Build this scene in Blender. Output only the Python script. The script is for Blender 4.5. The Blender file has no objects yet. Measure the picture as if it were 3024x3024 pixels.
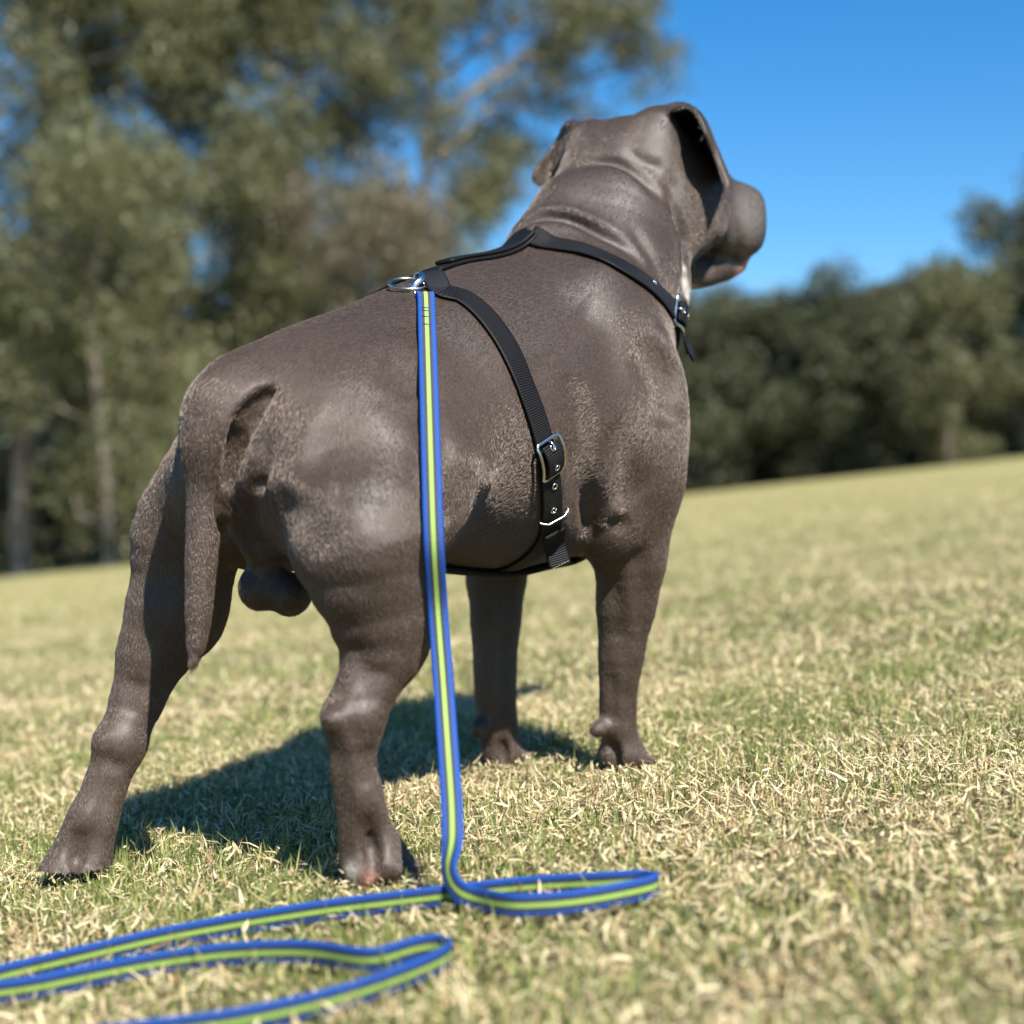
import bpy, math
import numpy as np
from mathutils import Vector, Matrix
from mathutils.bvhtree import BVHTree

S = bpy.context.scene
# ---------------------------------------------------------------- camera
FPX = 4382.0                       # focal length in photo pixels (3024 px wide)
CAMZ = .27
cam_d = bpy.data.cameras.new('camera'); cam = bpy.data.objects.new('camera', cam_d)
S.collection.objects.link(cam); S.camera = cam
cam.location = (0, 0, CAMZ); cam.rotation_euler = (math.radians(90), 0, 0)
cam_d.sensor_width = 36; cam_d.lens = 36 * FPX / 3024
cam_d.clip_start = .02; cam_d.clip_end = 1200
cam_d.dof.use_dof = True; cam_d.dof.focus_distance = 1.27; cam_d.dof.aperture_fstop = 3.8
# ---------------------------------------------------------------- world and sun
SUN_EL = math.radians(48); SUN_DIR = (-.44, .898)       # horizontal direction the light travels
W = bpy.data.worlds.new('World'); S.world = W; W.use_nodes = True
nt = W.node_tree; bg = nt.nodes['Background']
sky = nt.nodes.new('ShaderNodeTexSky'); sky.sky_type = 'NISHITA'; sky.sun_disc = False
sky.sun_elevation = SUN_EL
# the sun stands opposite to the light's travel; rotation is measured clockwise from +Y
sx, sy = -SUN_DIR[0], -SUN_DIR[1]
sky.sun_rotation = math.atan2(sx, sy)
sky.air_density = 1.0; sky.dust_density = .3; sky.ozone_density = 3.0; sky.altitude = 200
hs = nt.nodes.new('ShaderNodeHueSaturation'); hs.inputs['Saturation'].default_value = 1.4
nt.links.new(sky.outputs[0], hs.inputs['Color']); nt.links.new(hs.outputs[0], bg.inputs[0]); bg.inputs[1].default_value = .076
sun_d = bpy.data.lights.new('sun', 'SUN'); sun = bpy.data.objects.new('sun', sun_d)
S.collection.objects.link(sun)
sun_d.energy = 5.0; sun_d.angle = math.radians(.53); sun_d.color = (1, .955, .89)
dl = Vector((SUN_DIR[0]*math.cos(SUN_EL), SUN_DIR[1]*math.cos(SUN_EL), -math.sin(SUN_EL)))
sun.rotation_euler = dl.to_track_quat('-Z', 'Y').to_euler(); sun.location = (1, -2, 3)
S.view_settings.view_transform = 'Standard'; S.view_settings.look = 'None'
S.view_settings.exposure = 1.18; S.view_settings.gamma = 1; S.view_settings.use_curve_mapping = False
S.render.engine = 'CYCLES'

# ---------------------------------------------------------------- helpers
def link(o, parent=None):
    S.collection.objects.link(o)
    if parent: o.parent = parent
    return o
def tag(o, label=None, cat=None, group=None, kind=None):
    if label: o['label'] = label
    if cat: o['category'] = cat
    if group: o['group'] = group
    if kind: o['kind'] = kind
    return o
def empty(name, loc, rz=0):
    o = bpy.data.objects.new(name, None); o.empty_display_size = .05
    o.location = loc; o.rotation_euler = (0, 0, rz); return link(o)
def mesh_np(name, v, f, mat, parent=None, smooth=True, k=None):
    """v (n,3), f (m,k) integer array with constant k"""
    me = bpy.data.meshes.new(name); v = np.asarray(v, np.float32); f = np.asarray(f, np.int32)
    k = f.shape[1]; me.vertices.add(len(v)); me.vertices.foreach_set('co', v.ravel())
    me.loops.add(f.size); me.loops.foreach_set('vertex_index', f.ravel())
    me.polygons.add(len(f)); me.polygons.foreach_set('loop_start', np.arange(0, f.size, k, dtype=np.int32))
    me.polygons.foreach_set('loop_total', np.full(len(f), k, np.int32))
    me.polygons.foreach_set('use_smooth', np.full(len(f), smooth, bool))
    me.update(calc_edges=True)
    if mat: me.materials.append(mat)
    return link(bpy.data.objects.new(name, me), parent)
def attr(o, name, vals, dom='POINT'):
    vals = np.asarray(vals, np.float32)
    if vals.ndim == 1:
        a = o.data.attributes.new(name, 'FLOAT', dom); a.data.foreach_set('value', vals)
    else:
        a = o.data.attributes.new(name, 'FLOAT_VECTOR', dom); a.data.foreach_set('vector', vals.ravel())
class NT:
    """small wrapper to write node trees tersely"""
    def __init__(s, name):
        s.m = bpy.data.materials.new(name); s.m.use_nodes = True; s.t = s.m.node_tree
        s.b = s.t.nodes['Principled BSDF']
    def n(s, typ, ins=None, **props):
        nd = s.t.nodes.new(typ)
        for k, v in props.items(): setattr(nd, k, v)
        for k, v in (ins or {}).items():
            if isinstance(v, bpy.types.NodeSocket): s.t.links.new(v, nd.inputs[k])
            else: nd.inputs[k].default_value = v
        return nd
    def set(s, **kw):
        for k, v in kw.items():
            k = k.replace('_', ' ')
            if isinstance(v, bpy.types.NodeSocket): s.t.links.new(v, s.b.inputs[k])
            else: s.b.inputs[k].default_value = v
    def ramp(s, fac, stops, interp='LINEAR'):
        r = s.n('ShaderNodeValToRGB', {'Fac': fac}); r.color_ramp.interpolation = interp
        els = r.color_ramp.elements
        while len(els) < len(stops): els.new(.5)
        for e, (p, c) in zip(els, stops): e.position = p; e.color = (*c, 1) if len(c) == 3 else c
        return r.outputs[0]
    def noise(s, scale, detail=4, rough=.5, vec=None, dist=0):
        i = {'Scale': scale, 'Detail': detail, 'Roughness': rough, 'Distortion': dist}
        if vec: i['Vector'] = vec
        return s.n('ShaderNodeTexNoise', i).outputs[0]
    def mix(s, fac, a, b, mode='MIX'):
        nd = s.n('ShaderNodeMix', data_type='RGBA', blend_type=mode)
        for k, v in ((0, fac), (6, a), (7, b)):
            if isinstance(v, bpy.types.NodeSocket): s.t.links.new(v, nd.inputs[k])
            else: nd.inputs[k].default_value = v if k == 0 else ((*v, 1) if len(v) == 3 else v)
        return nd.outputs[2]
    def math(s, op, a, b=0., c=None):
        nd = s.n('ShaderNodeMath', operation=op)
        for k, v in enumerate((a, b) if c is None else (a, b, c)):
            if isinstance(v, bpy.types.NodeSocket): s.t.links.new(v, nd.inputs[k])
            else: nd.inputs[k].default_value = v
        return nd.outputs[0]
    def bump(s, h, strength=.5, dist=.01):
        s.set(Normal=s.n('ShaderNodeBump', {'Height': h, 'Strength': strength, 'Distance': dist}).outputs[0])
    def at(s, name): return s.n('ShaderNodeAttribute', attribute_name=name)

def ground_z(x, y):
    """the field: rises gently to the right"""
    und = .004*np.sin(x*5.1+y*1.3)+.003*np.sin(y*7.3-x*2.2)
    return .112*x - .003 + .0035*y + und*np.clip((np.asarray(y)-.3), 0, 1)*.7
# ================================================================ THE DOG
# body frame: forward FV, right RV, up; OB is the point on the ground plane z=0 between the hind paws
CAM = np.array([0, 0, CAMZ]); FV = np.array([.64, .768, 0]); RV = np.array([.768, -.64, 0]); OB = np.array([-.19, 1.20, 0.])
def J(u, v, r):
    """point of the body frame that lies in the plane r metres right of the spine"""
    D = np.array([(u-1512)/FPX, 1, (1512-v)/FPX]); s = (r-(CAM-OB)@RV)/(D@RV)
    p = CAM+s*D-OB
    return np.array([p@FV, p@RV, p[2]])
H = .0030                          # cell of the distance field the body is modelled in
LO = np.array([-.20, -.24, -.03]); HI = np.array([.74, .22, .74])
NX = np.ceil((HI-LO)/H).astype(int)+1
G = np.full(NX, .5, np.float32)
AX = [LO[i]+H*np.arange(NX[i]) for i in range(3)]
def box(pts, pad):
    pts = np.asarray(pts); a = np.floor((pts.min(0)-pad-LO)/H).astype(int); b = np.ceil((pts.max(0)+pad-LO)/H).astype(int)+1
    a = np.clip(a, 0, NX-1); b = np.clip(b, 1, NX)
    sl = tuple(slice(a[i], b[i]) for i in range(3))
    P = np.stack(np.meshgrid(AX[0][sl[0]], AX[1][sl[1]], AX[2][sl[2]], indexing='ij'), -1).astype(np.float32)
    return sl, P
def blend(sl, d, k):
    a = G[sl]; h = np.maximum(k-np.abs(a-d), 0)/k
    G[sl] = np.minimum(a, d)-h*h*k*.25
def carve(sl, d, k):
    a = G[sl]; d = -d; h = np.maximum(k-np.abs(a-d), 0)/k
    G[sl] = np.maximum(a, d)+h*h*k*.25
def segd(P, a, b):
    ab = (b-a).astype(np.float32); t = np.clip(((P-a.astype(np.float32))@ab)/max(float(ab@ab), 1e-12), 0, 1)
    return np.linalg.norm(P-a.astype(np.float32)-t[..., None]*ab, axis=-1), t
def cone(a, b, ra, rb, k=.03, op=blend):
    sl, P = box([a, b], max(ra, rb)+.05); d, t = segd(P, np.asarray(a), np.asarray(b)); op(sl, d-(ra+(rb-ra)*t), k)
def chain(pts, k=.02, k0=None):
    """pts: (body point, radius); one distance for the entire smooth chain, then a single blend"""
    # Catmull-Rom resample
    p = np.array([q[0] for q in pts]); r = np.array([q[1] for q in pts]); n = len(p); out = []
    for i in range(n-1):
        p0, p1, p2, p3 = p[max(i-1, 0)], p[i], p[i+1], p[min(i+2, n-1)]
        for t in np.linspace(0, 1, 5)[:-1]:
            out.append((.5*(2*p1+(p2-p0)*t+(2*p0-5*p1+4*p2-p3)*t*t+(3*p1-p0-3*p2+p3)*t**3), r[i]+(r[i+1]-r[i])*(3*t*t-2*t**3)))
    out.append((p[-1], r[-1]))
    sl, P = box([o[0] for o in out], r.max()+.05); D = None
    for (a, ra), (b, rb) in zip(out[:-1], out[1:]):
        d, t = segd(P, a, b); d = d-(ra+(rb-ra)*t)
        D = d if D is None else np.minimum(D, d)
    blend(sl, D, k)
def rot(yaw=0, pitch=0, roll=0):
    """columns = local axes; local x forward. yaw turns to the right, pitch up"""
    y, p, r = (math.radians(a) for a in (yaw, pitch, roll))
    Ry = np.array([[math.cos(y), -math.sin(y), 0], [math.sin(y), math.cos(y), 0], [0, 0, 1]])
    Rp = np.array([[math.cos(p), 0, -math.sin(p)], [0, 1, 0], [math.sin(p), 0, math.cos(p)]])
    Rr = np.array([[1, 0, 0], [0, math.cos(r), -math.sin(r)], [0, math.sin(r), math.cos(r)]])
    return Ry@Rp@Rr
def ell(c, s, R=None, k=.04, op=blend, pw=2):
    c = np.asarray(c, float); s = np.asarray(s, float); sl, P = box([c], s.max()+.05)
    q = (P-c.astype(np.float32))
    if R is not None: q = q@R.astype(np.float32)
    if pw == 2:
        k0 = np.linalg.norm(q/s, axis=-1); k1 = np.linalg.norm(q/(s*s), axis=-1)+1e-9
    else:
        k0 = (np.abs(q/s)**pw).sum(-1)**(1/pw); k1 = np.linalg.norm(q/(s*s), axis=-1)+1e-9
    op(sl, k0*(k0-1)/k1, k)


def crm(p, n=8):
    """Catmull-Rom through the rows of p"""
    p = np.asarray(p, float); m = len(p); out = []
    for i in range(m-1):
        p0, p1, p2, p3 = p[max(i-1, 0)], p[i], p[i+1], p[min(i+2, m-1)]
        for t in np.linspace(0, 1, n+1)[:-1]:
            out.append(.5*(2*p1+(p2-p0)*t+(2*p0-5*p1+4*p2-p3)*t*t+(3*p1-p0-3*p2+p3)*t**3))
    out.append(p[-1]); return np.array(out)
def sheet(grid, th, k=.008, th_edge=None):
    """a curved leaf of skin through a grid of body points"""
    g = np.array(grid); rows = [crm(r, 14) for r in g]; cols = np.array(rows)
    pts = np.array([crm(cols[:, j], 14) for j in range(cols.shape[1])]).reshape(-1, 3)
    sl, P = box(pts, .03); sh = P.shape[:-1]; Q = P.reshape(-1, 3); D = np.full(len(Q), 9., np.float32)
    for q in pts.astype(np.float32):
        D = np.minimum(D, ((Q-q)**2).sum(1))
    blend(sl, np.sqrt(D).reshape(sh)-th, k)
def gsample(p):
    q = (p-LO)/H; i = np.clip(np.floor(q).astype(int), 0, NX-2); t = q-i; r = 0
    for a in (0, 1):
        for b in (0, 1):
            for c in (0, 1):
                r = r+G[i[0]+a, i[1]+b, i[2]+c]*(t[0] if a else 1-t[0])*(t[1] if b else 1-t[1])*(t[2] if c else 1-t[2])
    return r
def hit(u, v):
    """first point of the body on the line of sight through photo pixel u, v"""
    D = np.array([(u-1512)/FPX, 1, (1512-v)/FPX]); d = np.array([D@FV, D@RV, D[2]]); o = CAM-OB; o = np.array([o@FV, o@RV, o[2]])
    s = .9; last = None
    while s < 2.0:
        p = o+d*s
        if (p > LO).all() and (p < HI).all():
            g = gsample(p)
            if g < 0:
                a, b = s-.004, s
                for _ in range(8):
                    m = (a+b)/2
                    if gsample(o+d*m) < 0: b = m
                    else: a = m
                return o+d*b
        s += .004
    return None
def groove(uv, depth, w, taper=True):
    """press a crease (depth > 0) or raise a ridge (depth < 0) along a line on the skin"""
    pts = [hit(*q) for q in crm(uv, 4)]; pts = [p for p in pts if p is not None]
    if len(pts) < 2: return
    sl, P = box(pts, w*2.5); D = np.full(P.shape[:-1], 9., np.float32); A = np.zeros_like(D); n = len(pts)-1
    for i, (a, b) in enumerate(zip(pts[:-1], pts[1:])):
        if np.linalg.norm(a-b) > .03: continue
        d, t = segd(P, a, b); m = d < D; D = np.where(m, d, D)
        A = np.where(m, (np.minimum(1, 4*np.minimum((i+t)/n, 1-(i+t)/n)+.15) if taper else 1), A)
    G[sl] += (depth*A*np.exp(-(D/w)**2)).astype(np.float32)

def slit(uv, r, inset, k=.004):
    """cut a fold: a thin channel sunk below the skin"""
    pts = [hit(*q) for q in crm(uv, 3)]; vd = nzv(J(*uv[0], 0.)-np.array([(CAM-OB)@FV, (CAM-OB)@RV, CAMZ])); n = len(pts)
    pts = [p+vd*inset for p in pts if p is not None]; n = len(pts)-1
    for i, (a, b) in enumerate(zip(pts[:-1], pts[1:])):
        t = min(1, 2.5*min((i+.5)/n, 1-(i+.5)/n)+.2); cone(a, b, r*t, r*t, k=k, op=carve)
def nzv(v): return v/np.linalg.norm(v)
# --- trunk
ell((.270, .004, .355), (.180, .128, .140), k=.05)                 # rib cage
ell((.125, .006, .338), (.14, .098, .102), k=.06)                  # loin and belly
ell((.030, .006, .322), (.100, .080, .078), k=.06)                 # pelvis
chain([((-.025, 0, .338), .042), ((.05, 0, .360), .046), ((.15, 0, .404), .046), ((.25, 0, .441), .048), ((.33, 0, .467), .047)], k=.05)
ell((.376, 0, .354), (.068, .086, .118), k=.05)                 # fore chest
for s_ in (1, -1):
    ell((.350, s_*.088-.006, .400-.006*(s_ < 0)), (.070, .048, .108), rot(0, 15, 0), k=.045)      # shoulder blade
    ell((.376, s_*.088, .328), (.047, .044, .074), rot(0, -20, 0), k=.04)      # upper arm
ell((.050, .070, .310), (.092, .055, .085), rot(0, 10, 0), k=.04)              # haunches
ell((.052, -.049, .300), (.088, .045, .078), rot(0, 10, 0), k=.04)
# --- neck
chain([((.36, 0, .42), .098), (J(1745, 880, .0), .100), (J(1785, 740, .0), .088), (J(1825, 630, .0), .077), (J(1855, 550, .005), .066)], k=.045)
cone(J(1668, 612, -.008), J(1620, 716, -.008), .024, .034, k=.03)
# --- right hind leg
chain([((.03, .075, .29), .078), (J(1075, 1560, .110), .060), (J(1085, 1660, .118), .050), (J(1112, 1790, .122), .039), (J(1126, 1900, .124), .032), (J(1096, 2000, .124), .0255), (J(1050, 2090, .122), .0198)], k=.03)
ell(J(1165, 1800, .125), (.028, .026, .038), k=.03)             # stifle
chain([(J(985, 2118, .122), .0105), (J(1048, 2125, .122), .0190)], k=.010)       # point of hock
chain([(J(1048, 2110, .122), .0196), (J(1042, 2250, .122), .0182), (J(1055, 2370, .123), .0170), (J(1050, 2440, .121), .0140), (J(1052, 2520, .119), .0135), (J(1068, 2585, .119), .0130)], k=.015)
chain([(J(1068, 2340, .124), .0150), (J(1100, 2430, .126), .0140), (J(1132, 2500, .130), .0150), (J(1155, 2550, .132), .0150)], k=.010)
ell(J(1088, 2608, .120), (.011, .010, .006), k=.003)
# --- left hind leg
chain([((.03, -.065, .30), .070), (J(580, 1540, -.125), .052), (J(520, 1750, -.140), .041), (J(462, 1900, -.148), .033), (J(415, 2040, -.152), .025), (J(365, 2170, -.153), .0188)], k=.03)
ell(J(560, 1800, -.13), (.030, .026, .038), k=.03)
chain([(J(312, 2190, -.153), .0105), (J(360, 2200, -.153), .0178)], k=.010)
chain([(J(357, 2190, -.153), .0192), (J(308, 2330, -.158), .0195), (J(275, 2420, -.161), .0195)], k=.015)
chain([(J(258, 2410, -.162), .0150), (J(215, 2490, -.170), .0155), (J(168, 2585, -.176), .0150)], k=.010)
chain([(J(285, 2410, -.160), .0150), (J(285, 2490, -.158), .0150), (J(278, 2582, -.156), .0155)], k=.012)
# --- right fore leg
chain([((.388, .080, .29), .042), (J(1865, 1620, .075), .037), (J(1852, 1760, .068), .0315), (J(1838, 1900, .062), .0245), (J(1826, 2050, .058), .0195), (J(1828, 2150, .056), .0185), (J(1838, 2215, .055), .0205)], k=.03)
ell(J(1800, 1560, .085), (.022, .020, .025), k=.03)             # elbow
chain([(J(1764, 2153, .05), .0088), (J(1800, 2138, .053), .0115)], k=.006)             # carpal pad
# --- left fore leg
chain([((.39, -.085, .27), .050), (J(1468, 1680, -.105), .034), (J(1465, 1800, -.104), .0285), (J(1462, 1950, -.102), .024), (J(1465, 2090, -.101), .0225), (J(1478, 2180, -.100), .021), (J(1485, 2220, -.100), .021)], k=.03)
chain([(J(1420, 2150, -.103), .0112), (J(1452, 2125, -.103), .0140)], k=.007)
# --- paws: four toes, the middle pair ahead, pads beneath
def paw(c, yaw, sc=1.0, lift=0.):
    R = rot(yaw); c = np.asarray(c)
    ell(c+R@np.array([.0, 0, .006])*sc, np.array([.024, .023, .017])*sc, R, k=.012)
    for y, x in ((-.0195, .010), (-.0065, .022), (.0065, .022), (.0195, .010)):
        p = R@np.array([x, y, .002])*sc; q = R@np.array([x+.010, y*1.08, -.003])*sc; o = R@np.array([x-.02, y*.6, .010])*sc
        chain([(c+o, .0095*sc), (c+p, .0100*sc), (c+q, .0078*sc)], k=.0035)
        n0 = R@np.array([x+.017, y*1.1, -.003])*sc; n1 = R@np.array([x+.025, y*1.13, -.008])*sc
        cone(c+n0, c+n1, .0028*sc, .0012*sc, k=.001)
paw(J(1110, 2570, .127), 12, .95)
paw(J(212, 2600, -.168), -35, 1.05)
paw(J(1838, 2248, .055), 8, .95)
paw(J(1490, 2246, -.100), -2, .95)
# --- tail
TO = np.array([-.013, .0, .004])
chain([(J(770, 1100, .0)+TO*.2, .016), (J(715, 1150, .0)+TO*.8, .0205), (J(668, 1215, -.002)+TO, .0215), (J(628, 1310, -.005)+TO*.6, .0182), (J(606, 1450, -.006), .0145), (J(596, 1620, -.006), .0130), (J(588, 1780, -.006), .0112), (J(582, 1880, -.006), .0088), (J(572, 1950, -.006), .0052), (J(564, 1985, -.006), .002)], k=.018)
# --- scrotum and the skin that leads to it
chain([(J(800, 1300, .01), .014), (J(765, 1440, .008), .018), (J(765, 1560, .004), .019), (J(785, 1680, .0), .012)], k=.02)
ell(J(770, 1735, -.005), (.020, .0165, .0195), k=.01)
ell(J(855, 1755, .012), (.020, .0165, .0185), k=.008)
# --- head
HR = rot(12, -2, 0)
HC = np.array([.520, 0.006, .629])
def hd(x, y, z): return HC+HR@np.array([x, y, z])
ell(HC, (.085, .066, .056), HR, k=.035)                         # skull
ell(hd(.0, .048, -.040), (.064, .040, .052), HR, k=.03)      # cheeks
ell(hd(.0, -.046, -.040), (.060, .034, .050), HR, k=.03)
ell(hd(.055, .022, .012), (.022, .014, .012), HR, k=.015); ell(hd(.055, -.022, .012), (.022, .014, .012), HR, k=.015)   # brows
chain([(hd(.05, 0, -.012), .046), (hd(.10, 0, -.017), .036), (hd(.130, 0, -.014), .030)], k=.03)     # bridge of the muzzle
for s_ in (1, -1):
    chain([(hd(.06, s_*.024, -.038), .030), (hd(.098, s_*.022, -.042), .027), (hd(.128, s_*.014, -.037), .024)], k=.015)   # flews
    carve(*box([hd(.062, s_*.034, .004)], .02)[:1], np.linalg.norm(box([hd(.062, s_*.034, .004)], .02)[1]-hd(.062, s_*.034, .004).astype(np.float32), axis=-1)-.008, .006)
    ell(hd(.060, s_*.031, .004), (.009, .009, .008), HR, k=.002)               # eyes
ell(hd(.112, .004, -.030), (.042, .035, .040), HR, k=.014, pw=4)
ell(hd(.155, .002, -.004), (.012, .018, .012), HR, k=.006)         # nose
chain([(hd(.0, 0, -.076), .036), (hd(.06, 0, -.090), .022), (hd(.106, .006, -.082), .018), (hd(.129, .007, -.0745), .0145)], k=.010)  # lower jaw
# --- ears
ell(J(1940, 428, .050), (.026, .020, .036), rot(12, 0, 20), k=.02)
ell(J(1958, 380, .055), (.016, .014, .022), rot(12, 0, 20), k=.02)
sheet([[J(1880, 400, .020), J(1900, 372, .030), J(1925, 360, .045), J(1955, 370, .055)],
       [J(1955, 400, .022), J(1950, 330, .045), J(1970, 324, .062), J(1988, 326, .074)],
       [J(2015, 400, .030), J(2010, 316, .060), J(2030, 314, .078), J(2046, 322, .098)],
       [J(2075, 430, .040), J(2066, 345, .070), J(2078, 358, .096), J(2082, 384, .114)],
       [J(2105, 450, .055), J(2104, 415, .078), J(2110, 435, .100), J(2112, 458, .116)],
       [J(2140, 520, .075), J(2146, 515, .085), J(2148, 532, .106), J(2142, 550, .118)]], .0034, k=.006)
ell(J(1728, 438, -.040), (.022, .020, .030), rot(12, 0, -20), k=.02)
sheet([[J(1760, 378, -.030), J(1710, 400, -.042), J(1680, 490, -.045)],
       [J(1680, 362, -.062), J(1662, 420, -.073), J(1648, 495, -.072)],
       [J(1645, 415, -.082), J(1635, 455, -.088), J(1630, 525, -.086)],
       [J(1578, 508, -.090), J(1578, 530, -.092), J(1598, 548, -.090)]], .0034, k=.006)
# --- muscles, folds and creases
slit([(702, 1295), (682, 1370), (668, 1450), (658, 1520), (652, 1580)], .0060, .0030, .006)
groove([(2150, 560), (2172, 640), (2180, 720), (2165, 770)], .0025, .006)
groove([(2050, 830), (2090, 770), (2120, 700)], .005, .006)
for a_, b_ in (((985, 1990), (1000, 2100)), ((1110, 1960), (1096, 2090))): groove([a_, b_], .004, .009)
groove([(1000, 2200), (1010, 2330), (1022, 2440)], .004, .007)
groove([(1090, 2200), (1085, 2330)], .004, .007)
groove([(330, 2290), (300, 2400), (270, 2500)], .004, .007)
groove([(405, 2000), (370, 2110)], .004, .008)
groove([(1800, 1980), (1812, 2080), (1806, 2140)], .004, .006)
groove([(1795, 2190), (1812, 2230), (1815, 2275)], .010, .006)
groove([(1480, 2130), (1486, 2200), (1482, 2255)], .006, .006)
groove([(1880, 1620), (1900, 1740), (1880, 1880)], .004, .010)
groove([(1800, 1680), (1830, 1800), (1822, 1900)], .004, .010)
groove([(805, 1150), (752, 1215), (712, 1290), (684, 1400)], .010, .010)
slit([(798, 1158), (752, 1208), (716, 1270), (690, 1345), (672, 1430)], .0065, .0035, .007)
groove([(560, 1250), (600, 1180), (650, 1110)], .002, .01)
groove([(775, 1225), (735, 1262)], .004, .005)
groove([(775, 1270), (786, 1345), (788, 1420)], .004, .006)
slit([(750, 1432), (775, 1424), (786, 1418)], .0035, .001)
groove([(731, 1471), (736, 1560), (770, 1640)], .010, .010)
groove([(790, 1430), (850, 1420), (930, 1440)], -.004, .012)
groove([(800, 1470), (900, 1520), (980, 1640)], .006, .02)
groove([(800, 1500), (900, 1450), (1000, 1420)], -.004, .02)
groove([(900, 1300), (1000, 1330), (1120, 1450), (1170, 1600)], .007, .028)      # biceps femoris
groove([(1060, 2047), (1046, 2121), (1058, 2200)], .004, .006)                   # tendon of the hock
groove([(1040, 1880), (1060, 1960), (1055, 2040)], .003, .008)
groove([(1075, 2410), (1100, 2490), (1104, 2590)], .007, .006)
slit([(1090, 2460), (1098, 2500), (1102, 2540), (1100, 2590)], .0030, .0010)
slit([(1812, 2195), (1822, 2230), (1820, 2270)], .0035, .001)
slit([(1482, 2190), (1488, 2225), (1486, 2260)], .0035, .001)
slit([(232, 2530), (222, 2560), (214, 2605)], .0030, .001)
slit([(180, 2570), (172, 2610)], .0025, .0008)
slit([(268, 2560), (266, 2605)], .0025, .0008)
groove([(1150, 1330), (1110, 1560), (1090, 1740)], -.004, .03)
groove([(1560, 1050), (1650, 1200), (1680, 1400)], .004, .02)
groove([(1700, 900), (1800, 980), (1830, 1150)], .005, .022)
groove([(240, 2450), (225, 2530), (215, 2600)], .004, .007)
groove([(300, 2230), (345, 2262), (362, 2240)], .003, .006)
slit([(1520, 672), (1600, 636), (1690, 645), (1770, 685), (1850, 728)], .0022, .0010, .003)
slit([(1760, 470), (1840, 486), (1920, 545)], .0018, .0008, .003)
slit([(1994, 600), (2014, 690), (2026, 780)], .0025, .001, .003)
slit([(1746, 1470), (1751, 1590)], .004, .001)
groove([(1500, 680), (1600, 640), (1690, 652), (1780, 695), (1866, 740), (1907, 790)], .007, .0060)   # neck wrinkles
groove([(1530, 650), (1600, 610), (1690, 620), (1780, 660), (1866, 705)], -.003, .007)
groove([(1690, 488), (1793, 474), (1866, 500), (1925, 550), (1975, 590)], .007, .006)
groove([(1850, 441), (1905, 478), (1955, 490)], .004, .005)
groove([(1866, 664), (1918, 742), (1965, 830), (1985, 870)], .004, .006)
groove([(1985, 519), (1995, 600), (2016, 690), (2028, 780), (2024, 870)], .008, .007)
groove([(2000, 680), (2005, 780), (1995, 860)], -.004, .006)
groove([(2060, 820), (2090, 760), (2130, 720)], .003, .006)
groove([(1690, 1100), (1730, 1250), (1725, 1380), (1745, 1480), (1752, 1590)], .014, .016)   # behind the shoulder
groove([(1880, 1000), (1960, 1130), (1975, 1260)], .010, .020)                   # between blade and upper arm
groove([(1930, 950), (2000, 1100), (2012, 1250)], -.007, .014)
groove([(1800, 1250), (1850, 1380), (1900, 1480)], .005, .02)
groove([(1772, 1560), (1800, 1512), (1840, 1496)], -.007, .007)                  # elbow fold
groove([(1790, 1560), (1822, 1545), (1860, 1560)], .004, .007)
groove([(1320, 1330), (1390, 1350), (1450, 1430)], -.008, .018)                  # flank
groove([(1300, 1200), (1330, 1400), (1320, 1560)], .010, .02)
groove([(1120, 1060), (1200, 1100), (1250, 1180)], .006, .025)
groove([(1850, 2030), (1862, 2090), (1850, 2150)], .003, .006)
groove([(1840, 1700), (1870, 1850), (1880, 1980)], -.002, .008)

# --- surface nets
def surface_nets(G):
    s = G < 0; n = G.shape
    c = np.zeros((n[0]-1, n[1]-1, n[2]-1), np.int8)
    for i in (0, 1):
        for j in (0, 1):
            for k in (0, 1): c += s[i:n[0]-1+i, j:n[1]-1+j, k:n[2]-1+k]
    idx = np.argwhere((c > 0) & (c < 8)); vid = np.full(c.shape, -1, np.int32); vid[tuple(idx.T)] = np.arange(len(idx))
    acc = np.zeros((len(idx), 3)); cnt = np.zeros(len(idx))
    cor = [(i, j, k) for i in (0, 1) for j in (0, 1) for k in (0, 1)]
    for a in cor:
        for ax in range(3):
            if a[ax]: continue
            b = list(a); b[ax] = 1
            fa = G[idx[:, 0]+a[0], idx[:, 1]+a[1], idx[:, 2]+a[2]]; fb = G[idx[:, 0]+b[0], idx[:, 1]+b[1], idx[:, 2]+b[2]]
            m = (fa < 0) != (fb < 0); t = np.where(m, fa/np.where(m, fa-fb, 1), 0)
            p = np.array(a, float)[None].repeat(len(idx), 0); p[:, ax] += t
            acc[m] += p[m]; cnt[m] += 1
    v = LO+H*(idx+acc/cnt[:, None]); faces = []
    for ax in range(3):
        o1, o2 = [(1, 2), (2, 0), (0, 1)][ax]
        sl0 = [slice(1, -1)]*3; sl0[ax] = slice(0, n[ax]-1); sl1 = [slice(1, -1)]*3; sl1[ax] = slice(1, n[ax])
        e = s[tuple(sl0)] != s[tuple(sl1)]; ii = np.argwhere(e); off = np.array([1, 1, 1]); off[ax] = 0; ii = ii+off
        fl = s[tuple(ii.T)]
        d1 = np.zeros(3, int); d1[o1] = 1; d2 = np.zeros(3, int); d2[o2] = 1
        q = np.stack([vid[tuple((ii-d1-d2).T)], vid[tuple((ii-d2).T)], vid[tuple(ii.T)], vid[tuple((ii-d1).T)]], 1)
        q[~fl] = q[~fl][:, ::-1]
        faces.append(q)
    return v, np.concatenate(faces)
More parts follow.
